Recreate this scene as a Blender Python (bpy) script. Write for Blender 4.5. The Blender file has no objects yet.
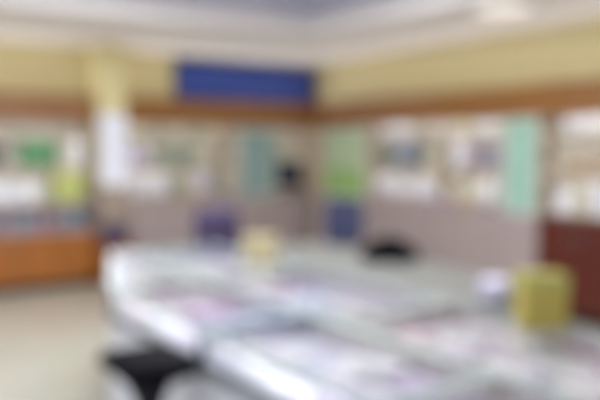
import bpy, bmesh, math, random
from mathutils import Vector, Matrix
random.seed(7)
scene = bpy.context.scene
COL = scene.collection

# ------------------------------------------------------------------ camera
# world: x runs along the back wall, y towards the back wall, eye at 1.75 m
EYE = 1.75
YAW = math.radians(34.0)
PITCH = math.atan(50 / 720)
cam = bpy.data.cameras.new('camera')
cam.sensor_fit = 'HORIZONTAL'
cam.sensor_width = 36.0
cam.lens = 36.0 * 720 / 600
cam.clip_start = 0.02
# the photograph was taken far out of focus
cam.dof.use_dof = True
cam.dof.focus_distance = 0.30
cam.dof.aperture_fstop = (cam.lens / 1000) / 0.0115
cam_o = bpy.data.objects.new('camera', cam)
COL.objects.link(cam_o)
cam_o.location = (0, 0, EYE)
cam_o.rotation_euler = (math.pi / 2 - PITCH, 0, -YAW)
scene.camera = cam_o

# ------------------------------------------------------------------ world, light, exposure
w = bpy.data.worlds.new('daylight')
scene.world = w
w.use_nodes = True
bg = w.node_tree.nodes['Background']
bg.inputs['Color'].default_value = (0.86, 0.90, 1.0, 1)
bg.inputs['Strength'].default_value = 1.3
scene.view_settings.view_transform = 'Standard'
scene.view_settings.look = 'None'
scene.view_settings.exposure = 0.2
scene.view_settings.gamma = 1.0
scene.view_settings.use_curve_mapping = False


def area(name, loc, sx, sy, power, color=(0.94, 0.965, 1), rot=(0, 0, 0)):
    l = bpy.data.lights.new(name, 'AREA')
    l.shape = 'RECTANGLE'
    l.size, l.size_y = sx, sy
    l.energy = power
    l.color = color
    o = bpy.data.objects.new(name, l)
    COL.objects.link(o)
    o.location = loc
    o.rotation_euler = rot
    return o


# added lamps under the ceiling tray, out of view, spreading light over the room
for x, y, p in [(0.3, 6.3, 46), (2.2, 6.1, 58), (3.7, 5.2, 58), (0.8, 3.2, 4), (2.2, 3.6, 62), (3.8, 2.6, 30)]:
    area('tray_fill_light', (x, y, 3.30), 1.3, 0.35, p)
# added unseen uplights on top of the cornice, brightening the frieze and the soffit
area('cornice_fill_light', (4.9, 9.55, 2.485), 3.2, 0.06, 9, (0.96, 0.97, 1), (math.radians(180 + 40), 0, 0))
area('cornice_fill_light', (1.6, 9.55, 2.485), 2.7, 0.06, 7, (0.96, 0.97, 1), (math.radians(180 + 40), 0, 0))
area('cornice_fill_light', (6.66, 6.0, 2.485), 0.06, 6.4, 13, (0.96, 0.97, 1), (0, math.radians(180 - 40), 0))


# ------------------------------------------------------------------ materials
def lin(c):
    return tuple(((v / 255) / 12.92 if v / 255 <= 0.04045 else ((v / 255 + 0.055) / 1.055) ** 2.4) for v in c)


MATS = {}


def mat(name, rgb, rough=0.5, var=0.06, scale=6.0, metal=0.0, spec=0.5, stretch=None, coat=0.0):
    if name in MATS:
        return MATS[name]
    m = bpy.data.materials.new(name)
    m.use_nodes = True
    nt = m.node_tree
    b = nt.nodes['Principled BSDF']
    b.inputs['Roughness'].default_value = rough
    b.inputs['Metallic'].default_value = metal
    b.inputs['Specular IOR Level'].default_value = spec
    b.inputs['Coat Weight'].default_value = coat
    c = lin(rgb)
    tc = nt.nodes.new('ShaderNodeTexCoord')
    mp = nt.nodes.new('ShaderNodeMapping')
    if stretch:
        mp.inputs['Scale'].default_value = stretch
    no = nt.nodes.new('ShaderNodeTexNoise')
    no.inputs['Scale'].default_value = scale
    no.inputs['Detail'].default_value = 5
    rp = nt.nodes.new('ShaderNodeValToRGB')
    rp.color_ramp.elements[0].position = 0.3
    rp.color_ramp.elements[1].position = 0.7
    rp.color_ramp.elements[0].color = (*[max(0, v * (1 - var)) for v in c], 1)
    rp.color_ramp.elements[1].color = (*[min(1, v * (1 + var)) for v in c], 1)
    nt.links.new(tc.outputs['Object'], mp.inputs['Vector'])
    nt.links.new(mp.outputs['Vector'], no.inputs['Vector'])
    nt.links.new(no.outputs['Fac'], rp.inputs['Fac'])
    nt.links.new(rp.outputs['Color'], b.inputs['Base Color'])
    MATS[name] = m
    return m


def wood(name, rgb, rough=0.4, stretch=(1.0, 1.0, 12.0), var=0.28):
    return mat(name, rgb, rough, var, 3.0, stretch=stretch, coat=0.15)


def glass_mat():
    m = bpy.data.materials.new('clear_glass')
    m.use_nodes = True
    nt = m.node_tree
    nt.nodes.remove(nt.nodes['Principled BSDF'])
    out = nt.nodes['Material Output']
    tr = nt.nodes.new('ShaderNodeBsdfTransparent')
    tr.inputs['Color'].default_value = (0.98, 0.983, 0.986, 1)
    gl = nt.nodes.new('ShaderNodeBsdfGlossy')
    gl.inputs['Roughness'].default_value = 0.03
    lw = nt.nodes.new('ShaderNodeLayerWeight')
    lw.inputs['Blend'].default_value = 0.5
    pw = nt.nodes.new('ShaderNodeMath')
    pw.operation = 'POWER'
    pw.inputs[1].default_value = 5.0
    fr = nt.nodes.new('ShaderNodeMath')
    fr.operation = 'MULTIPLY_ADD'
    fr.inputs[1].default_value = 0.96
    fr.inputs[2].default_value = 0.04
    nt.links.new(lw.outputs['Facing'], pw.inputs[0])
    nt.links.new(pw.outputs[0], fr.inputs[0])
    mx = nt.nodes.new('ShaderNodeMixShader')
    nt.links.new(fr.outputs[0], mx.inputs['Fac'])
    nt.links.new(tr.outputs['BSDF'], mx.inputs[1])
    nt.links.new(gl.outputs['BSDF'], mx.inputs[2])
    nt.links.new(mx.outputs['Shader'], out.inputs['Surface'])
    return m


GLASS = glass_mat()


def emit_mat(name, rgb, s):
    m = bpy.data.materials.new(name)
    m.use_nodes = True
    b = m.node_tree.nodes['Principled BSDF']
    b.inputs['Base Color'].default_value = (0.8, 0.8, 0.8, 1)
    b.inputs['Emission Color'].default_value = (*lin(rgb), 1)
    b.inputs['Emission Strength'].default_value = s
    return m


def tile_mat():
    m = bpy.data.materials.new('floor_tiles')
    m.use_nodes = True
    nt = m.node_tree
    b = nt.nodes['Principled BSDF']
    b.inputs['Roughness'].default_value = 0.22
    tc = nt.nodes.new('ShaderNodeTexCoord')
    br = nt.nodes.new('ShaderNodeTexBrick')
    br.offset = 0.0
    br.inputs['Scale'].default_value = 1.0
    br.inputs['Brick Width'].default_value = 0.6
    br.inputs['Row Height'].default_value = 0.6
    br.inputs['Mortar Size'].default_value = 0.005
    br.inputs['Color1'].default_value = (*lin((174, 171, 156)), 1)
    br.inputs['Color2'].default_value = (*lin((168, 164, 149)), 1)
    br.inputs['Mortar'].default_value = (*lin((160, 148, 128)), 1)
    no = nt.nodes.new('ShaderNodeTexNoise')
    no.inputs['Scale'].default_value = 4
    no.inputs['Detail'].default_value = 8
    mx = nt.nodes.new('ShaderNodeMix')
    mx.data_type = 'RGBA'
    mx.blend_type = 'SOFT_LIGHT'
    mx.inputs[0].default_value = 0.25
    nt.links.new(tc.outputs['Object'], br.inputs['Vector'])
    nt.links.new(tc.outputs['Object'], no.inputs['Vector'])
    nt.links.new(br.outputs['Color'], mx.inputs[6])
    nt.links.new(no.outputs['Color'], mx.inputs[7])
    nt.links.new(mx.outputs[2], b.inputs['Base Color'])
    return m


def carton_mat(name, rgb, band, kind=0):
    """a printed carton: base colour with a colour band and a block, from object coordinates"""
    key = 'carton_' + name
    if key in MATS:
        return MATS[key]
    m = bpy.data.materials.new(key)
    m.use_nodes = True
    nt = m.node_tree
    b = nt.nodes['Principled BSDF']
    b.inputs['Roughness'].default_value = 0.35
    tc = nt.nodes.new('ShaderNodeTexCoord')
    sp = nt.nodes.new('ShaderNodeSeparateXYZ')
    rp = nt.nodes.new('ShaderNodeValToRGB')
    rp.color_ramp.interpolation = 'CONSTANT'
    e = rp.color_ramp.elements
    base = (*lin(rgb), 1)
    bd = (*lin(band), 1)
    e[0].position = 0.0
    e[0].color = base
    e[1].position = 0.16
    e[1].color = bd
    for p, c in ((0.30, base), (0.62, bd if kind else base), (0.68, base)):
        x = e.new(p)
        x.color = c
    nt.links.new(tc.outputs['Generated'], sp.inputs['Vector'])
    nt.links.new(sp.outputs['Z' if kind < 2 else 'X'], rp.inputs['Fac'])
    nt.links.new(rp.outputs['Color'], b.inputs['Base Color'])
    MATS[key] = m
    return m


M_WALL = mat('yellow_wall_paint', (214, 200, 150), 0.7, 0.03)
M_CEIL = mat('white_ceiling_paint', (236, 229, 224), 0.8, 0.02)
M_TRAY = mat('grey_ceiling_paint', (184, 187, 216), 0.8, 0.02)
M_CORN = wood('brown_cornice_wood', (146, 96, 42), 0.4, (0.6, 0.6, 14))
M_OAK = wood('orange_brown_wood', (158, 94, 34), 0.4, (14, 14, 0.8))
M_DARKWOOD = wood('dark_red_wood', (88, 30, 17), 0.35, (14, 14, 0.8))
M_TAUPE = wood('taupe_laminate', (170, 154, 150), 0.45, (10, 10, 0.8), 0.08)
M_MAUVE = mat('mauve_grey_panel', (172, 158, 156), 0.4)
M_SHELF = mat('beige_shelf_board', (190, 174, 154), 0.5)
M_CREAM = mat('cream_back_panel', (222, 220, 208), 0.5)
M_WHITE = mat('white_laminate', (226, 226, 232), 0.35, 0.02)
M_GREYTOP = mat('grey_white_worktop', (118, 118, 114), 0.4, 0.03)
M_ALU = mat('dark_grey_aluminium', (104, 110, 112), 0.35, 0.05, metal=0.6)
M_CHROME = mat('brushed_chrome', (190, 190, 195), 0.2, 0.03, metal=1.0)
M_BLACK = mat('black_leatherette', (9, 7, 14), 0.8, 0.2, 30, spec=0.08)
M_BLACKP = mat('black_plastic', (14, 13, 19), 0.5, 0.1, spec=0.25)
M_PURPLE = mat('dark_purple_fabric', (66, 54, 84), 0.8, 0.15, 40)
M_NAVY = mat('navy_fabric', (52, 56, 84), 0.8, 0.15, 40)
M_BLUE = mat('blue_sign_acrylic', (40, 66, 142), 0.25, 0.03)
M_BLUEF = mat('blue_sign_frame', (36, 54, 112), 0.3, 0.03)
M_COLUMN = mat('cream_column_paint', (226, 212, 158), 0.6, 0.03)
M_COLLOW = mat('taupe_column_cladding', (166, 148, 132), 0.5, 0.05)
M_POSTW = mat('blue_white_poster', (240, 241, 252), 0.4, 0.02)
M_EDGE = mat('green_glass_edge', (176, 188, 183), 0.15, 0.05)
M_YEL = mat('yellow_card', (158, 140, 50), 0.5, 0.05)
M_KRAFT = mat('pale_kraft_card', (166, 154, 116), 0.7, 0.06)
M_SCREEN = mat('dark_screen', (40, 46, 62), 0.15, 0.05)


# ------------------------------------------------------------------ mesh helpers
def add_box(bm, x0, x1, y0, y1, z0, z1, bev=0.0):
    t = bmesh.new()
    bmesh.ops.create_cube(t, size=1)
    for v in t.verts:
        v.co = Vector(((x0 + x1) / 2 + v.co.x * (x1 - x0), (y0 + y1) / 2 + v.co.y * (y1 - y0), (z0 + z1) / 2 + v.co.z * (z1 - z0)))
    if bev:
        bmesh.ops.bevel(t, geom=t.edges[:], offset=bev, segments=2, profile=0.5, affect='EDGES')
    merge(bm, t)


def merge(bm, t):
    me = bpy.data.meshes.new('tmp')
    t.to_mesh(me)
    t.free()
    bm.from_mesh(me)
    bpy.data.meshes.remove(me)


def add_prism(bm, pts, z0, z1, bev=0.0):
    t = bmesh.new()
    lo = [t.verts.new((x, y, z0)) for x, y in pts]
    hi = [t.verts.new((x, y, z1)) for x, y in pts]
    n = len(pts)
    t.faces.new(lo[::-1])
    t.faces.new(hi)
    for i in range(n):
        t.faces.new((lo[i], lo[(i + 1) % n], hi[(i + 1) % n], hi[i]))
    bmesh.ops.recalc_face_normals(t, faces=t.faces[:])
    if bev:
        bmesh.ops.bevel(t, geom=t.edges[:], offset=bev, segments=2, profile=0.5, affect='EDGES')
    merge(bm, t)


def add_lathe(bm, prof, cx=0, cy=0, n=28):
    t = bmesh.new()
    rings = []
    for r, z in prof:
        rings.append([t.verts.new((cx + r * math.cos(2 * math.pi * k / n), cy + r * math.sin(2 * math.pi * k / n), z)) for k in range(n)])
    for a, b in zip(rings, rings[1:]):
        for k in range(n):
            t.faces.new((a[k], a[(k + 1) % n], b[(k + 1) % n], b[k]))
    t.faces.new(rings[0][::-1])
    t.faces.new(rings[-1])
    bmesh.ops.recalc_face_normals(t, faces=t.faces[:])
    merge(bm, t)


def add_tube(bm, pts, r, n=10, closed=False):
    t = bmesh.new()
    P = [Vector(p) for p in pts]
    rings = []
    m = len(P)
    for i, p in enumerate(P):
        a = P[(i - 1) % m] if (closed or i > 0) else P[i]
        b = P[(i + 1) % m] if (closed or i < m - 1) else P[i]
        d = (b - a).normalized()
        up = Vector((0, 0, 1)) if abs(d.z) < 0.95 else Vector((1, 0, 0))
        s = d.cross(up).normalized()
        u = s.cross(d).normalized()
        rings.append([t.verts.new(p + (s * math.cos(2 * math.pi * k / n) + u * math.sin(2 * math.pi * k / n)) * r) for k in range(n)])
    pairs = list(zip(rings, rings[1:])) + ([(rings[-1], rings[0])] if closed else [])
    for a, b in pairs:
        for k in range(n):
            t.faces.new((a[k], a[(k + 1) % n], b[(k + 1) % n], b[k]))
    if not closed:
        t.faces.new(rings[0][::-1])
        t.faces.new(rings[-1])
    bmesh.ops.recalc_face_normals(t, faces=t.faces[:])
    merge(bm, t)


def obj(name, bm, m, parent=None, smooth=False):
    me = bpy.data.meshes.new(name)
    bm.to_mesh(me)
    bm.free()
    me.materials.append(m)
    if smooth:
        for p in me.polygons:
            p.use_smooth = True
    o = bpy.data.objects.new(name, me)
    COL.objects.link(o)
    if parent:
        o.parent = parent
    return o


def box(name, dims, m, parent=None, bev=0.0):
    bm = bmesh.new()
    add_box(bm, *dims, bev)
    return obj(name, bm, m, parent)


def thing(name, label, cat, loc=(0, 0, 0), rz=0.0, group=None):
    o = bpy.data.objects.new(name, None)
    o.empty_display_size = 0.1
    COL.objects.link(o)
    o.location = loc
    o.rotation_euler = (0, 0, rz)
    return tag(o, label, cat, group)


def tag(o, label, cat, group=None):
    o['label'] = label
    o['category'] = cat
    if group:
        o['group'] = group
    return o


def struct(name, bm, m):
    o = obj(name, bm, m)
    o['kind'] = 'structure'
    return o


def sbox(name, dims, m, bev=0.0):
    bm = bmesh.new()
    add_box(bm, *dims, bev)
    return struct(name, bm, m)


# ------------------------------------------------------------------ the setting
WX, WY, CH = 6.92, 9.81, 3.13           # right wall, back wall, ceiling height
XL, YN = -3.5, -3.0
o = sbox('floor', (XL, WX + 0.2, YN, WY + 0.2, -0.1, 0), tile_mat())
sbox('wall_back', (XL, WX + 0.2, WY, WY + 0.2, 0, 3.6), M_WALL)
sbox('wall_right', (WX, WX + 0.2, YN, WY, 0, 3.6), M_WALL)
bm = bmesh.new()
TX, TY = 5.1, 7.3                         # edge of the raised tray
add_box(bm, TX, WX, YN, WY, CH, CH + 0.3)
add_box(bm, XL, TX, TY, WY, CH, CH + 0.3)
struct('ceiling', bm, M_CEIL)
tray = sbox('ceiling_tray', (XL, TX, YN, TY, CH + 0.26, CH + 0.34), M_TRAY)

# cornice: a stepped wooden moulding on top of the shelving, one run per wall
ZC0, ZC1 = 2.15, 2.47
SF = 0.35                                 # shelf depth


def cornice_back(name, x0, x1):
    bm = bmesh.new()
    add_box(bm, x0, x1, WY - SF, WY, ZC0, ZC1 - 0.08)
    add_box(bm, x0, x1, WY - SF - 0.03, WY, ZC1 - 0.08, ZC1, 0.008)
    add_box(bm, x0, x1, WY - SF - 0.015, WY, ZC0, ZC0 + 0.04, 0.005)
    add_box(bm, x0, x1, WY - SF - 0.014, WY - SF - 0.002, ZC0 - 0.04, ZC0)
    return struct(name, bm, M_CORN)


cornice_back('trim_1', 0.2, 3.09)
cornice_back('trim_2', 3.50, WX)
bm = bmesh.new()
add_box(bm, WX - SF, WX, 2.5, WY - SF - 0.031, ZC0, ZC1 - 0.08)
add_box(bm, WX - SF - 0.03, WX, 2.5, WY - SF - 0.031, ZC1 - 0.08, ZC1, 0.008)
add_box(bm, WX - SF - 0.015, WX, 2.5, WY - SF - 0.031, ZC0, ZC0 + 0.04, 0.005)
add_box(bm, WX - SF - 0.014, WX - SF - 0.002, 2.5, WY - SF - 0.031, ZC0 - 0.04, ZC0)
struct('trim_3', bm, M_CORN)

# the cream column
bm = bmesh.new()
add_box(bm, 3.11, 3.49, 9.33, WY, 1.26, CH)
struct('column', bm, M_COLUMN)
bm = bmesh.new()
add_box(bm, 3.10, 3.50, 9.32, WY, 0.0, 1.26)
struct('column_cladding', bm, M_COLLOW)

p = thing('poster', 'tall bright blue-white poster hanging on the cream column', 'poster', (3.30, 9.33, 1.29))
box('sheet', (-0.17, 0.17, -0.022, -0.002, 0, 0.93), M_POSTW, p, 0.004)
bm = bmesh.new()
for a in ((-0.185, -0.17, 0, 0.93), (0.17, 0.185, 0, 0.93), (-0.185, 0.185, -0.015, 0), (-0.185, 0.185, 0.93, 0.945)):
    add_box(bm, a[0], a[1], -0.028, -0.001, a[2], a[3])
obj('frame', bm, M_WHITE, p)

# blue sign on the frieze
s = thing('shop_sign', 'long blank blue sign board above the back wall cornice', 'sign', (5.60, WY, 2.50))
box('face_panel', (-1.17, 1.19, -0.12, -0.01, 0.0, 0.53), M_BLUE, s, 0.006)
bm = bmesh.new()
add_box(bm, -1.20, 1.22, -0.13, -0.001, -0.025, 0.0)
add_box(bm, -1.20, 1.22, -0.13, -0.001, 0.53, 0.555)
add_box(bm, -1.20, -1.17, -0.13, -0.001, 0.0, 0.53)
add_box(bm, 1.19, 1.22, -0.13, -0.001, 0.0, 0.53)
obj('frame', bm, M_BLUEF, s)


M_SHELF_FILL = emit_mat('shelf_fill_strip', (255, 250, 244), 9.0)  # glow of the added shelf strips
M_LED = emit_mat('led_strip', (252, 250, 255), 9.5)
# ceiling downlight in the soffit
M_DIFF = emit_mat('lamp_diffuser', (255, 240, 220), 0.55)
for i, (x, y, lab) in enumerate([(5.55, 4.75, 'round warm ceiling lamp near the top edge above the right shelves')]):
    t = thing('ceiling_lamp', lab, 'lamp', (x, y, CH))
    bm = bmesh.new()
    add_lathe(bm, [(0.30, 0.0), (0.30, -0.02), (0.275, -0.03)])
    obj('rim', bm, M_WHITE, t, True)
    bm = bmesh.new()
    add_lathe(bm, [(0.27, -0.026), (0.25, -0.036), (0.15, -0.042)])
    obj('diffuser', bm, M_DIFF, t, True)


# ------------------------------------------------------------------ wall shelving
# local frame of a unit: x along the wall, -y out of the wall, wall plane at y = 0
def place(t, wall, a):
    if wall == 'back':
        t.location = (a, WY, 0)
    else:
        t.location = (WX, a, 0)
        t.rotation_euler = (0, 0, -math.pi / 2)
    return t


def shelving(wall, a, width, label):
    """open shelving standing on the base cabinet, a = middle along the wall"""
    t = place(thing('wall_shelf', label, 'shelf', group=None), wall, a)
    h = width / 2 - 0.001
    box('back_panel', (-h + 0.02, h - 0.02, -0.02, -0.002, 1.052, ZC0 - 0.002), M_CREAM, t)
    for sx in (-1, 1):
        box('side_panel', (min(sx * h, sx * (h - 0.02)), max(sx * h, sx * (h - 0.02)), -SF, -0.002, 1.052, ZC0 - 0.002), M_SHELF, t, 0.002)
    for z in (1.06, 1.50, 1.93):
        bm = bmesh.new()
        add_box(bm, -h + 0.02, h - 0.02, -SF + 0.01, -0.02, z, z + 0.02)
        if z > 1.1:
            add_box(bm, -h + 0.02, h - 0.02, -SF, -SF + 0.012, z - 0.05, z + 0.02, 0.002)
        obj('shelf_board', bm, M_SHELF, t)
    for z in (1.50, 1.93, ZC0 - 0.012):
        box('light_strip', (-h + 0.03, h - 0.03, -SF + 0.016, -SF + 0.028, z - 0.010, z - 0.001), M_SHELF_FILL, t)  # added strips without a known lamp, put in to brighten the goods
    return t


def base(wall, a, width, style, label, depth=0.58):
    t = place(thing('base_cabinet', label, 'cabinet'), wall, a)
    h = width / 2 - 0.001
    box('plinth', (-h, h, -depth + 0.05, -0.002, 0, 0.08), M_BLACKP, t)
    wd = {'oak': M_OAK, 'dark': M_DARKWOOD, 'taupe': M_TAUPE}[style]
    top = {'oak': M_MAUVE, 'dark': M_DARKWOOD, 'taupe': M_MAUVE}[style]
    box('worktop', (-h, h, -depth - 0.02, -0.002, 1.01, 1.05), top, t, 0.004)
    zt = 0.70 if style == 'oak' else 1.01
    box('carcass', (-h, h, -depth + 0.02, -0.002, 0.08, zt), wd, t)
    if style == 'oak':
        bm = bmesh.new()
        add_box(bm, -h, h, -depth + 0.02, -0.002, 0.70, 0.72)
        add_box(bm, -h, h, -0.022, -0.002, 0.72, 1.01)
        add_box(bm, -h, -h + 0.02, -depth + 0.02, -0.022, 0.72, 1.01)
        add_box(bm, h - 0.02, h, -depth + 0.02, -0.022, 0.72, 1.01)
        obj('display_box', bm, M_MAUVE, t)
        for k in range(2):
            x0 = -h + 0.02 if k == 0 else 0
            box('sliding_pane', (x0, x0 + h - 0.02, -depth + 0.005 + 0.012 * k, -depth + 0.011 + 0.012 * k, 0.72, 1.008), GLASS, t)
    n = max(2, round(width / 0.5))
    for k in range(n):
        x0 = -h + 2 * h * k / n + 0.006
        x1 = -h + 2 * h * (k + 1) / n - 0.006
        if style == 'taupe':
            for z0, z1 in ((0.10, 0.40), (0.41, 0.70), (0.71, 1.0)):
                d = box('drawer', (x0, x1, -depth, -depth + 0.02, z0, z1), wd, t, 0.003)
                bm = bmesh.new()
                add_tube(bm, [((x0 + x1) / 2 - 0.06, -depth - 0.001, (z0 + z1) / 2), ((x0 + x1) / 2 - 0.05, -depth - 0.025, (z0 + z1) / 2), ((x0 + x1) / 2 + 0.05, -depth - 0.025, (z0 + z1) / 2), ((x0 + x1) / 2 + 0.06, -depth - 0.001, (z0 + z1) / 2)], 0.006)
                obj('handle', bm, M_CHROME, d)
        else:
            d = box('door', (x0, x1, -depth, -depth + 0.02, 0.10, zt - 0.01), wd, t, 0.003)
            xm = x1 - 0.05 if k % 2 == 0 else x0 + 0.05
            bm = bmesh.new()
            add_tube(bm, [(xm, -depth - 0.001, zt - 0.22), (xm, -depth - 0.025, zt - 0.21), (xm, -depth - 0.025, zt - 0.10), (xm, -depth - 0.001, zt - 0.09)], 0.006)
            obj('handle', bm, M_CHROME, d)
    return t


shelving('back', 0.72, 1.40, 'open beige wall shelf at far left, cut by the left edge of the view')
shelving('back', 2.24, 1.60, 'open beige wall shelf left of the cream column, holding the green card')
shelving('back', 4.28, 1.54, 'open beige wall shelf just right of the cream column')
shelving('back', 5.81, 1.50, 'open beige wall shelf under the blue sign, beside the room corner')
shelving('right', 8.73, 1.46, 'open beige wall shelf behind the green board, beside the room corner')
shelving('right', 7.28, 1.40, 'open beige wall shelf just right of the green board')
shelving('right', 5.87, 1.40, 'open beige wall shelf with the teal panel on its right end')
shelving('right', 4.42, 1.46, 'open beige wall shelf above the dark red-brown cabinet')
base('back', 0.72, 1.40, 'oak', 'orange-brown wooden base cabinet at far left, cut by the left edge of the view')
base('back', 2.24, 1.60, 'oak', 'orange-brown wooden base cabinet under the shelf with the green card')
base('back', 4.28, 1.54, 'taupe', 'taupe drawer cabinet against the back wall just right of the cream column')
base('back', 5.69, 1.26, 'taupe', 'taupe drawer cabinet against the back wall under the dark monitor')
base('right', 8.30, 1.70, 'taupe', 'taupe drawer cabinet under the green board on the right wall')
base('right', 6.17, 2.54, 'taupe', 'long taupe drawer cabinet on the right wall, ending at the teal panel')
base('right', 3.98, 1.80, 'dark', 'dark red-brown wooden cabinet low on the right wall behind the yellow carton')


# ------------------------------------------------------------------ boards and panels in front of the shelves
def board(name, wall, a, width, z0, z1, colour, lab, cat, off=SF, lower=None):
    t = place(thing(name, lab, cat), wall, a)
    t.location.z = z0
    h = width / 2
    H = z1 - z0
    zl = H * 0.42 if lower else 0.02
    if lower:
        box('lower_field', (-h + 0.02, h - 0.02, -off - 0.028, -off - 0.006, 0.02, zl), lower, t)
    box('panel', (-h + 0.02, h - 0.02, -off - 0.028, -off - 0.006, zl, H - 0.02), colour, t)
    bm = bmesh.new()
    add_box(bm, -h, h, -off - 0.034, -off - 0.004, 0, 0.02)
    add_box(bm, -h, h, -off - 0.034, -off - 0.004, H - 0.02, H)
    add_box(bm, -h, -h + 0.02, -off - 0.034, -off - 0.004, 0.02, H - 0.02)
    add_box(bm, h - 0.02, h, -off - 0.034, -off - 0.004, 0.02, H - 0.02)
    obj('frame', bm, M_CREAM, t)
    return t


M_GRN_L = mat('pale_green_print', (186, 204, 166), 0.4, 0.04)
M_GRN_D = mat('leaf_green_print', (158, 192, 118), 0.4, 0.05)
M_TEAL = mat('pale_teal_print', (158, 196, 178), 0.4, 0.04)
M_TEALG = mat('grey_teal_print', (142, 166, 162), 0.4, 0.04)
M_GREEN = mat('mid_green_card', (84, 140, 96), 0.5, 0.06)
M_LIME = mat('lime_card', (184, 194, 112), 0.5, 0.05)
board('display_board', 'right', 8.52, 1.02, 1.051, 2.06, M_GRN_L, 'green two-tone board standing on the right wall cabinet near the room corner', 'board', lower=M_GRN_D)
board('display_board', 'right', 5.30, 0.46, 1.051, 2.10, M_TEAL, 'narrow pale teal board standing on the right wall cabinet', 'board')
board('display_board', 'back', 5.58, 0.60, 1.051, 2.06, M_TEALG, 'grey-teal board standing at the back wall under the blue sign', 'board')

g = thing('display_card', 'square mid-green card leaning on the upper shelf left of the column', 'card', (2.40, WY - 0.20, 1.521))
box('card', (-0.225, 0.225, -0.012, 0.0, 0.0, 0.405), M_GREEN, g, 0.003)
bm = bmesh.new()
add_prism(bm, [(-0.01, 0.0), (0.01, 0.0), (0.01, 0.12), (-0.01, 0.12)], 0.0, 0.25)
obj('strut', bm, M_GREEN, g)


# ------------------------------------------------------------------ cartons
PAL = {
    'white': ((238, 238, 240), (212, 215, 226)),
    'cream': ((214, 210, 188), (186, 176, 148)),
    'lilac': ((222, 215, 234), (190, 178, 214)),
    'grey-blue': ((150, 158, 170), (122, 130, 148)),
    'grey-green': ((162, 170, 154), (136, 148, 130)),
    'tan': ((186, 164, 138), (160, 136, 112)),
    'mauve': ((178, 156, 164), (154, 130, 142)),
    'pink': ((232, 206, 224), (216, 178, 206)),
    'pale blue': ((208, 214, 232), (176, 188, 216)),
    'dark brown': ((92, 78, 70), (70, 60, 54)),
    'purple': ((214, 198, 228), (190, 156, 204)),
}
CM = {}
for k_, (b_, s_) in PAL.items():
    for kd in (0, 1, 2):
        CM[(k_, kd)] = carton_mat(k_.replace(' ', '_').replace('-', '_') + ('_plain', '_lined', '_ended')[kd], b_, s_, kd)

PROTO = {}


def carton_mesh(w_, d_, h_, m):
    key = (round(w_, 3), round(d_, 3), round(h_, 3), m.name)
    if key not in PROTO:
        bm = bmesh.new()
        add_box(bm, -w_ / 2, w_ / 2, -d_ / 2, d_ / 2, 0, h_, 0.003)
        # tucked lid flap line on the front
        add_box(bm, -w_ / 2 + 0.004, w_ / 2 - 0.004, -d_ / 2 - 0.0012, -d_ / 2, h_ * 0.86, h_ - 0.004)
        me = bpy.data.meshes.new('carton')
        bm.to_mesh(me)
        bm.free()
        me.materials.append(m)
        PROTO[key] = me
    return PROTO[key]


def carton(x, y, z, rz, w_, d_, h_, colour, kd, label, group, name='carton', cat='box'):
    o = bpy.data.objects.new(name, carton_mesh(w_, d_, h_, CM[(colour, kd)]))
    COL.objects.link(o)
    o.location = (x, y, z)
    o.rotation_euler = (0, 0, rz)
    return tag(o, label, cat, group)


SIZES = [(0.14, 0.22), (0.18, 0.25), (0.22, 0.20), (0.16, 0.28), (0.26, 0.24), (0.20, 0.29)]


def row(wall, a0, a1, z, colours, where, hs=1.0, off=0.20):
    """a row of upright cartons along a wall between a0 < a1; colours = list of names to draw from"""
    a = a0 + 0.01
    while True:
        w_, h_ = random.choice(SIZES)
        c = random.choice(colours)
        h_ *= hs
        if a + w_ > a1 - 0.005:
            break
        lab = f'{c} carton {where}'
        jy = random.uniform(-0.015, 0.015)
        m = a + w_ / 2
        if wall == 'back':
            carton(m, WY - off + jy, z, 0, w_ - 0.012, 0.18, h_, c, random.randrange(3), lab, f'{c} cartons {where}')
        else:
            carton(WX - off + jy, m, z, -math.pi / 2, w_ - 0.012, 0.18, h_, c, random.randrange(3), lab, f'{c} cartons {where}')
        a += w_ + random.uniform(0.002, 0.03)


Z1, Z2 = 1.081, 1.521
# back wall, left of the column
row('back', 1.47, 2.14, Z2, ['dark brown'], 'standing on the upper shelf left of the green card', 1.3)
row('back', 2.65, 3.01, Z2, ['white', 'cream'], 'on the upper shelf between the green card and the column', 1.25)
row('back', 1.47, 2.55, Z1, ['white'], 'in the lower row left of the lime box', 1.3)
lb = thing('display_box', 'lime green box on the lower shelf beside the cream column', 'box', (2.77, WY - 0.20, Z1))
box('body', (-0.19, 0.19, -0.10, 0.10, 0, 0.37), M_LIME, lb, 0.004)
box('lid', (-0.195, 0.195, -0.105, 0.105, 0.30, 0.385), M_LIME, lb, 0.004)
row('back', 1.47, 3.00, 0.721, ['mauve', 'grey-blue'], 'behind the glass of the orange-brown cabinet', 0.9, off=0.36)
# back wall, right of the column
row('back', 3.55, 4.02, Z2, ['lilac'], 'in the upper row right beside the column', 1.3)
row('back', 4.02, 4.45, Z2, ['grey-green'], 'in the upper row left of the grey-teal board', 1.25)
row('back', 4.45, 5.02, Z2, ['grey-green', 'cream'], 'high on the back shelf near the grey-teal board', 1.1)
row('back', 3.55, 4.20, Z1, ['white'], 'in the lower row right beside the column', 1.35)
row('back', 4.20, 5.02, Z1, ['lilac', 'grey-green', 'cream'], 'in the lower row left of the grey-teal board', 1.1)
row('back', 5.09, 5.27, Z1, ['cream'], 'squeezed left of the grey-teal board, lower row')
row('back', 5.90, 6.53, Z2, ['cream', 'grey-green'], 'on the upper shelf above the dark monitor', 1.1)
row('back', 5.90, 6.06, Z1, ['lilac'], 'between the grey-teal board and the dark monitor')
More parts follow.
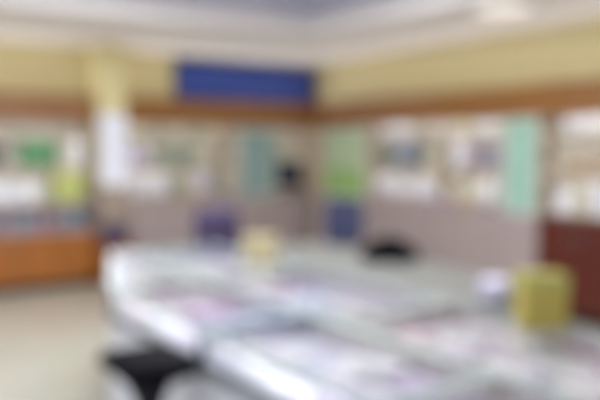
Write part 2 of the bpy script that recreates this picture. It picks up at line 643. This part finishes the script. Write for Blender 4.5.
# right wall
row('right', 7.60, 7.96, Z2, ['grey-green', 'cream'], 'on the upper shelf beside the green board', 1.15)
row('right', 7.12, 7.58, Z2, ['grey-blue'], 'on the upper shelf right of the green board', 1.3)
row('right', 6.60, 7.10, Z2, ['white', 'cream'], 'in the upper row midway between green and teal boards', 1.25)
row('right', 6.22, 6.54, Z2, ['white'], 'in the upper row right of the midway shelf upright', 1.25)
row('right', 5.56, 6.22, Z2, ['grey-blue', 'mauve'], 'in the upper row left of the teal board', 1.2)
row('right', 6.60, 7.96, Z1, ['white'], 'in the lower row right of the green board', 1.1)
row('right', 5.56, 6.56, Z1, ['white', 'cream'], 'in the lower row left of the teal board', 1.1)
row('right', 3.75, 5.03, Z2, ['tan'], 'on the upper shelf right of the teal board', 0.75)
row('right', 3.75, 5.03, 1.951, ['white'], 'on the topmost shelf right of the teal board', 0.6)
row('right', 3.75, 5.03, Z1, ['white', 'cream'], 'in the lower row right of the teal board', 1.2)
row('right', 5.56, 7.96, 1.951, ['cream', 'white'], 'on the topmost shelf between green and teal boards', 0.55)
row('back', 3.55, 5.02, 1.951, ['cream', 'grey-green'], 'on the topmost back shelf right of the column', 0.55)
# goods on the ledge of the base cabinets
row('right', 5.60, 7.90, 1.051, ['mauve', 'tan'], 'on the cabinet ledge before the right shelves', 0.36, off=0.475)
row('back', 3.60, 5.20, 1.051, ['mauve', 'tan'], 'on the cabinet ledge before the back shelves', 0.36, off=0.475)

# dark monitor on the back cabinet
t = thing('monitor', 'dark monitor standing on the back cabinet beside the room corner', 'monitor', (6.12, 9.36, 1.051), math.radians(-12))
box('screen_housing', (-0.22, 0.22, -0.02, 0.02, 0.12, 0.52), M_BLACKP, t, 0.006)
box('screen', (-0.205, 0.205, -0.0225, -0.0195, 0.14, 0.505), M_SCREEN, t)
box('stand_neck', (-0.025, 0.025, 0.015, 0.04, 0.01, 0.25), M_BLACKP, t, 0.004)
bm = bmesh.new()
add_lathe(bm, [(0.12, 0.0), (0.12, 0.008), (0.03, 0.02)])
obj('stand_base', bm, M_BLACKP, t, True)


# ------------------------------------------------------------------ the glass counters
ZT = 0.95


def showcase(pts, label, panes, back=None):
    """glass showcase on the plan polygon pts (counter-clockwise, world x/y); panes = indices of glazed sides"""
    cx = sum(p[0] for p in pts) / len(pts)
    cy = sum(p[1] for p in pts) / len(pts)
    loc = [(x - cx, y - cy) for x, y in pts]
    t = thing('glass_showcase', label, 'counter', (cx, cy, 0))

    def inset(d):
        # shrink the convex polygon by d
        n = len(loc)
        lines = []
        for i in range(n):
            a = Vector(loc[i])
            b = Vector(loc[(i + 1) % n])
            e = (b - a).normalized()
            nn = Vector((-e.y, e.x))
            lines.append((a + nn * d, e))
        out = []
        for i in range(n):
            p0, e0 = lines[i - 1]
            p1, e1 = lines[i]
            den = e0.x * e1.y - e0.y * e1.x
            s_ = ((p1.x - p0.x) * e1.y - (p1.y - p0.y) * e1.x) / den
            q = p0 + e0 * s_
            out.append((q.x, q.y))
        return out

    bm = bmesh.new()
    add_prism(bm, inset(0.06), 0, 0.10)
    obj('plinth', bm, M_BLACKP, t)
    bm = bmesh.new()
    add_prism(bm, inset(0.012), 0.10, 0.755, 0.004)
    obj('base_panel', bm, M_WHITE, t)
    bm = bmesh.new()
    add_prism(bm, inset(0.004), 0.755, 0.80, 0.003)
    obj('display_floor_shade', bm, M_ALU, t)  # dark edge stands in for the band of shade below the counter top
    bm = bmesh.new()
    add_prism(bm, inset(0.026), 0.8005, 0.816)
    obj('white_liner', bm, M_WHITE, t)
    ins = inset(0.008)
    ins2 = inset(0.016)
    n = len(loc)
    for i in panes:
        bm = bmesh.new()
        a, b = Vector(ins[i]), Vector(ins[(i + 1) % n])
        a2, b2 = Vector(ins2[i]), Vector(ins2[(i + 1) % n])
        add_prism(bm, [a, b, b2, a2], 0.8005, ZT - 0.0185)
        obj('glass_front', bm, GLASS, t)
    for i in (back or []):
        bm = bmesh.new()
        a, b = Vector(ins[i]), Vector(ins[(i + 1) % n])
        a2, b2 = Vector(ins2[i]), Vector(ins2[(i + 1) % n])
        add_prism(bm, [a, b, b2, a2], 0.8005, ZT - 0.0185)
        obj('sliding_door', bm, M_WHITE, t)
    # aluminium corner posts and top rail
    for q in inset(0.016):
        box('corner_post', (q[0] - 0.008, q[0] + 0.008, q[1] - 0.008, q[1] + 0.008, 0.8005, ZT - 0.019), M_ALU, t)
    for i in [3]:
        a, b = Vector(inset(0.024)[i]), Vector(inset(0.024)[(i + 1) % n])
        a2, b2 = Vector(inset(0.036)[i]), Vector(inset(0.036)[(i + 1) % n])
        bm = bmesh.new()
        add_prism(bm, [a, b, b2, a2], ZT - 0.028, ZT - 0.019)
        obj('light_strip', bm, M_LED, t)
    bm = bmesh.new()
    o_, i_ = inset(0.0), inset(0.034)
    for i in range(n):
        add_prism(bm, [o_[i], o_[(i + 1) % n], i_[(i + 1) % n], i_[i]], ZT - 0.018, ZT - 0.001)
    obj('top_rail', bm, M_EDGE, t)
    bm = bmesh.new()
    add_prism(bm, inset(0.0345), ZT - 0.010, ZT)
    obj('glass_top', bm, GLASS, t)
    return t


F0, F1, F2 = 1.40, 2.00, 2.80
showcase([(F0, 4.10), (2.0 - 0.002, 4.10), (2.0 - 0.002, 5.5), (1.90, 5.5)], 'wedge-shaped glass showcase at the far left end of the front counter', [0, 1, 2, 3][3:], [0, 1, 2])
ys = [4.098, 2.90, 1.70, 0.5]
labs = ['long glass showcase in the front row behind the black stool', 'glass showcase in the front row right of the black stool, at the bottom middle', 'nearest glass showcase in the front row, cut by the bottom edge']
for i in range(3):
    showcase([(F0, ys[i + 1] + 0.001), (F1 - 0.003, ys[i + 1] + 0.001), (F1 - 0.003, ys[i] - 0.001), (F0, ys[i] - 0.001)], labs[i], [3], [0, 1, 2])
ys2 = [5.5, 4.1, 2.7, 1.3]
labs2 = ['white-filled glass showcase in the second row, farthest one by the wedge-shaped end', 'glass showcase in the middle of the second row, before the grey-white worktable', 'nearest glass showcase in the second row, under the yellow carton']
for i in range(3):
    showcase([(F1, ys2[i + 1] + 0.001), (F2, ys2[i + 1] + 0.001), (F2, ys2[i] - 0.001), (F1, ys2[i] - 0.001)], labs2[i], [], [0, 1, 2, 3])

# boxes lying inside the showcases
FL = 0.8165


def flat_rows(x0, x1, y0, y1, nx, colours, where):
    xs = (x1 - x0) / nx
    for k in range(nx):
        y = y0
        while True:
            l_ = random.choice([0.15, 0.18, 0.21])
            if y + l_ > y1:
                break
            c = random.choice(colours)
            carton(x0 + xs * (k + 0.5), y + l_ / 2, FL, math.pi / 2, l_ - 0.012, xs - 0.015, random.choice([0.03, 0.04, 0.05, 0.06, 0.08]), c, random.randrange(3),
                   f'{c} box lying under glass {where}', f'{c} boxes {where}', 'medicine_box')
            y += l_


for i, w_, cols in ((0, 'in the front row behind the black stool', ['white', 'white', 'lilac', 'pink']),
                    (1, 'in the front row at the bottom middle', ['lilac', 'pink', 'purple', 'white', 'white', 'pale blue']),
                    (2, 'in the nearest front showcase', ['pink', 'purple', 'lilac'])):
    flat_rows(F0 + 0.04, F1 - 0.04, ys[i + 1] + 0.05, ys[i] - 0.03, 3, cols, w_)
flat_rows(1.84, 1.965, 4.14, 5.44, 1, ['white'], 'in the wedge-shaped end')
flat_rows(1.72, 1.84, 4.14, 5.00, 1, ['white'], 'in the wedge-shaped end')
flat_rows(1.58, 1.70, 4.14, 4.55, 1, ['white'], 'in the wedge-shaped end')
for i, w_, cols in ((0, 'in the second row by the wedge-shaped end', ['white', 'white', 'lilac', 'pale blue']),
                    (1, 'in the middle of the second row', ['white', 'pale blue', 'lilac', 'pale blue', 'pink']),
                    (2, 'in the second row near the yellow carton', ['white', 'lilac', 'white', 'pink'])):
    flat_rows(F1 + 0.04, F2 - 0.04, ys2[i + 1] + 0.04, ys2[i] - 0.03, 4, cols, w_)

# ------------------------------------------------------------------ work table behind the counters
t = thing('work_table', 'grey-white worktable behind the glass counters, under the black bag', 'table', (3.55, 4.35, 0))
box('tabletop', (-0.50, 0.55, -1.45, 1.40, 0.80, 0.85), M_GREYTOP, t, 0.006)
for sx in (-0.46, 0.50):
    for sy in (-1.40, 1.35):
        box('leg', (sx - 0.03, sx + 0.03, sy - 0.03, sy + 0.03, 0, 0.80), M_ALU, t, 0.003)
bm = bmesh.new()
add_box(bm, -0.44, 0.48, -1.39, -1.35, 0.72, 0.80)
add_box(bm, -0.44, 0.48, 1.31, 1.35, 0.72, 0.80)
add_box(bm, -0.45, -0.41, -1.35, 1.31, 0.72, 0.80)
add_box(bm, 0.45, 0.49, -1.35, 1.31, 0.72, 0.80)
obj('apron', bm, M_GREYTOP, t)

# black bag lying on the table
t = thing('shoulder_bag', 'black bag lying on the grey-white worktable', 'bag', (3.86, 4.42, 0.851), math.radians(-34))
bm = bmesh.new()
bmesh.ops.create_cube(bm, size=1)
bmesh.ops.subdivide_edges(bm, edges=bm.edges[:], cuts=5, use_grid_fill=True)
for v in bm.verts:
    x, y, z = v.co
    r = 1 - 0.35 * (abs(2 * x) ** 4)
    v.co = Vector((x * 0.47 * (1 - 0.15 * abs(2 * z) ** 2), y * 0.20 * r * (1 - 0.5 * max(0, z + 0.5) ** 2), (z + 0.5) * 0.17 * r + 0.004 * math.sin(14 * x) * (z + 0.5)))
o = obj('body', bm, M_BLACK, t, True)
bm = bmesh.new()
add_box(bm, -0.17, 0.17, -0.108, -0.092, 0.045, 0.12, 0.006)
obj('front_pocket', bm, M_BLACK, t)
bm = bmesh.new()
add_tube(bm, [(-0.14 + 0.28 * k / 12, 0, 0.135 + 0.06 * math.sin(math.pi * k / 12)) for k in range(13)], 0.009)
obj('handle', bm, M_BLACK, t, True)

c = carton(3.46, 2.98, 0.851, 0.4, 0.20, 0.13, 0.10, 'lilac', 1, 'lilac carton on the near end of the grey-white worktable beside the yellow carton', None)
# yellow carton on the counter
t = thing('yellow_carton', 'yellow carton standing on the second-row counter before the dark cabinet', 'box', (2.70, 2.06, ZT + 0.001), math.radians(-30))
box('body', (-0.098, 0.098, -0.08, 0.08, 0, 0.215), M_YEL, t, 0.004)
box('lid', (-0.102, 0.102, -0.084, 0.084, 0.18, 0.245), mat('yellow_green_card', (156, 148, 66), 0.5, 0.05), t, 0.004)
t = thing('kraft_carton', 'pale kraft carton at the far back edge of the second-row counter', 'box', (2.65, 4.45, ZT + 0.001), math.radians(-28))
box('body', (-0.12, 0.12, -0.08, 0.08, 0, 0.15), M_KRAFT, t, 0.004)
box('lid', (-0.125, 0.125, -0.085, 0.085, 0.12, 0.175), M_KRAFT, t, 0.004)


# ------------------------------------------------------------------ seats
def office_chair(x, y, rz, m, label):
    t = thing('office_chair', label, 'chair', (x, y, 0), rz, None)
    bm = bmesh.new()
    for k in range(5):
        a = 2 * math.pi * k / 5
        add_tube(bm, [(0, 0, 0.10), (0.28 * math.cos(a), 0.28 * math.sin(a), 0.065)], 0.022)
    obj('star_base', bm, M_BLACKP, t)
    for k in range(5):
        a = 2 * math.pi * k / 5
        bm = bmesh.new()
        cx_, cy_ = 0.28 * math.cos(a), 0.28 * math.sin(a)
        add_tube(bm, [(cx_ - 0.02 * math.sin(a), cy_ + 0.02 * math.cos(a), 0.03), (cx_ + 0.02 * math.sin(a), cy_ - 0.02 * math.cos(a), 0.03)], 0.03, 14)
        obj('caster', bm, M_BLACKP, t)
    bm = bmesh.new()
    add_lathe(bm, [(0.035, 0.08), (0.035, 0.28), (0.02, 0.28), (0.02, 0.44)], n=16)
    obj('gas_stem', bm, M_ALU, t, True)
    bm = bmesh.new()
    add_box(bm, -0.24, 0.24, -0.24, 0.24, 0.44, 0.52, 0.03)
    obj('seat', bm, m, t, True)
    bm = bmesh.new()
    bmesh.ops.create_cube(bm, size=1)
    bmesh.ops.subdivide_edges(bm, edges=bm.edges[:], cuts=6, use_grid_fill=True)
    for v in bm.verts:
        x_, y_, z_ = v.co
        wv = 1 - 0.22 * abs(2 * z_) ** 3
        v.co = Vector((x_ * 0.44 * wv, y_ * 0.07 + 0.25 - 0.05 * (1 - (2 * x_) ** 2) * 0 + 0.05 * (2 * x_) ** 2 * -1 + 0.04 * (z_ + 0.5), 0.94 + z_ * 0.52))
    obj('backrest', bm, m, t, True)
    bm = bmesh.new()
    add_tube(bm, [(0, 0.10, 0.43), (0, 0.26, 0.43), (0, 0.31, 0.50), (0, 0.30, 0.80)], 0.02)
    obj('back_bracket', bm, M_BLACKP, t)
    for sx in (-1, 1):
        bm = bmesh.new()
        add_tube(bm, [(sx * 0.23, 0.0, 0.46), (sx * 0.29, 0.0, 0.48), (sx * 0.29, 0.02, 0.68)], 0.015)
        add_box(bm, sx * 0.29 - 0.03, sx * 0.29 + 0.03, -0.13, 0.13, 0.68, 0.71, 0.01)
        obj('armrest', bm, M_BLACKP, t)
    return t


office_chair(3.30, 6.35, math.radians(150), M_PURPLE, 'dark purple office chair behind the far end of the glass counters')
office_chair(4.81, 6.28, math.radians(-40), M_NAVY, 'navy office chair standing below the green board behind the worktable')

# black bar stool at the counter
t = thing('bar_stool', 'black padded bar stool in front of the glass counter', 'stool', (1.205, 2.99, 0))
bm = bmesh.new()
add_box(bm, -0.17, 0.17, -0.21, 0.21, 0.765, 0.84, 0.03)
obj('seat', bm, M_BLACK, t, True)
bm = bmesh.new()
add_box(bm, -0.10, 0.10, -0.13, 0.13, 0.735, 0.765, 0.006)
obj('seat_plate', bm, M_BLACKP, t)
bm = bmesh.new()
add_lathe(bm, [(0.035, 0.02), (0.035, 0.36), (0.05, 0.40), (0.06, 0.62), (0.11, 0.735)], n=20)
obj('stem', bm, M_BLACKP, t, True)
bm = bmesh.new()
add_tube(bm, [(0.13 * math.cos(2 * math.pi * k / 24), 0.13 * math.sin(2 * math.pi * k / 24), 0.30) for k in range(24)], 0.011, closed=True)
add_tube(bm, [(-0.125, 0, 0.30), (0.125, 0, 0.30)], 0.009)
obj('footrest', bm, M_CHROME, t, True)
bm = bmesh.new()
add_lathe(bm, [(0.20, 0.0), (0.20, 0.012), (0.12, 0.03), (0.04, 0.045)])
obj('foot_plate', bm, M_BLACKP, t, True)

# low wooden stand with a dark purple bag beside the column
t = thing('low_stand', 'low orange-brown wooden stand at the foot of the cream column', 'stand', (3.20, 8.95, 0))
bm = bmesh.new()
add_box(bm, -0.20, 0.20, -0.19, 0.19, 0.50, 0.54, 0.004)
obj('top', bm, M_OAK, t)
for sx in (-1, 1):
    box('side', (min(sx * 0.19, sx * 0.165), max(sx * 0.19, sx * 0.165), -0.18, 0.18, 0, 0.50), M_OAK, t)
box('front_board', (-0.165, 0.165, -0.175, -0.155, 0.05, 0.50), M_OAK, t)
t = thing('purple_bag', 'small dark purple bag on the low wooden stand by the column', 'bag', (3.17, 8.95, 0.541))
bm = bmesh.new()
bmesh.ops.create_cube(bm, size=1)
bmesh.ops.subdivide_edges(bm, edges=bm.edges[:], cuts=4, use_grid_fill=True)
for v in bm.verts:
    x, y, z = v.co
    v.co = Vector((x * 0.32 * (1 - 0.25 * (z + 0.5)), y * 0.20 * (1 - 0.6 * (z + 0.5)), (z + 0.5) * 0.26))
obj('body', bm, M_PURPLE, t, True)
bm = bmesh.new()
add_tube(bm, [(-0.08 + 0.16 * k / 10, 0, 0.255 + 0.07 * math.sin(math.pi * k / 10)) for k in range(11)], 0.008)
obj('handle', bm, M_PURPLE, t, True)
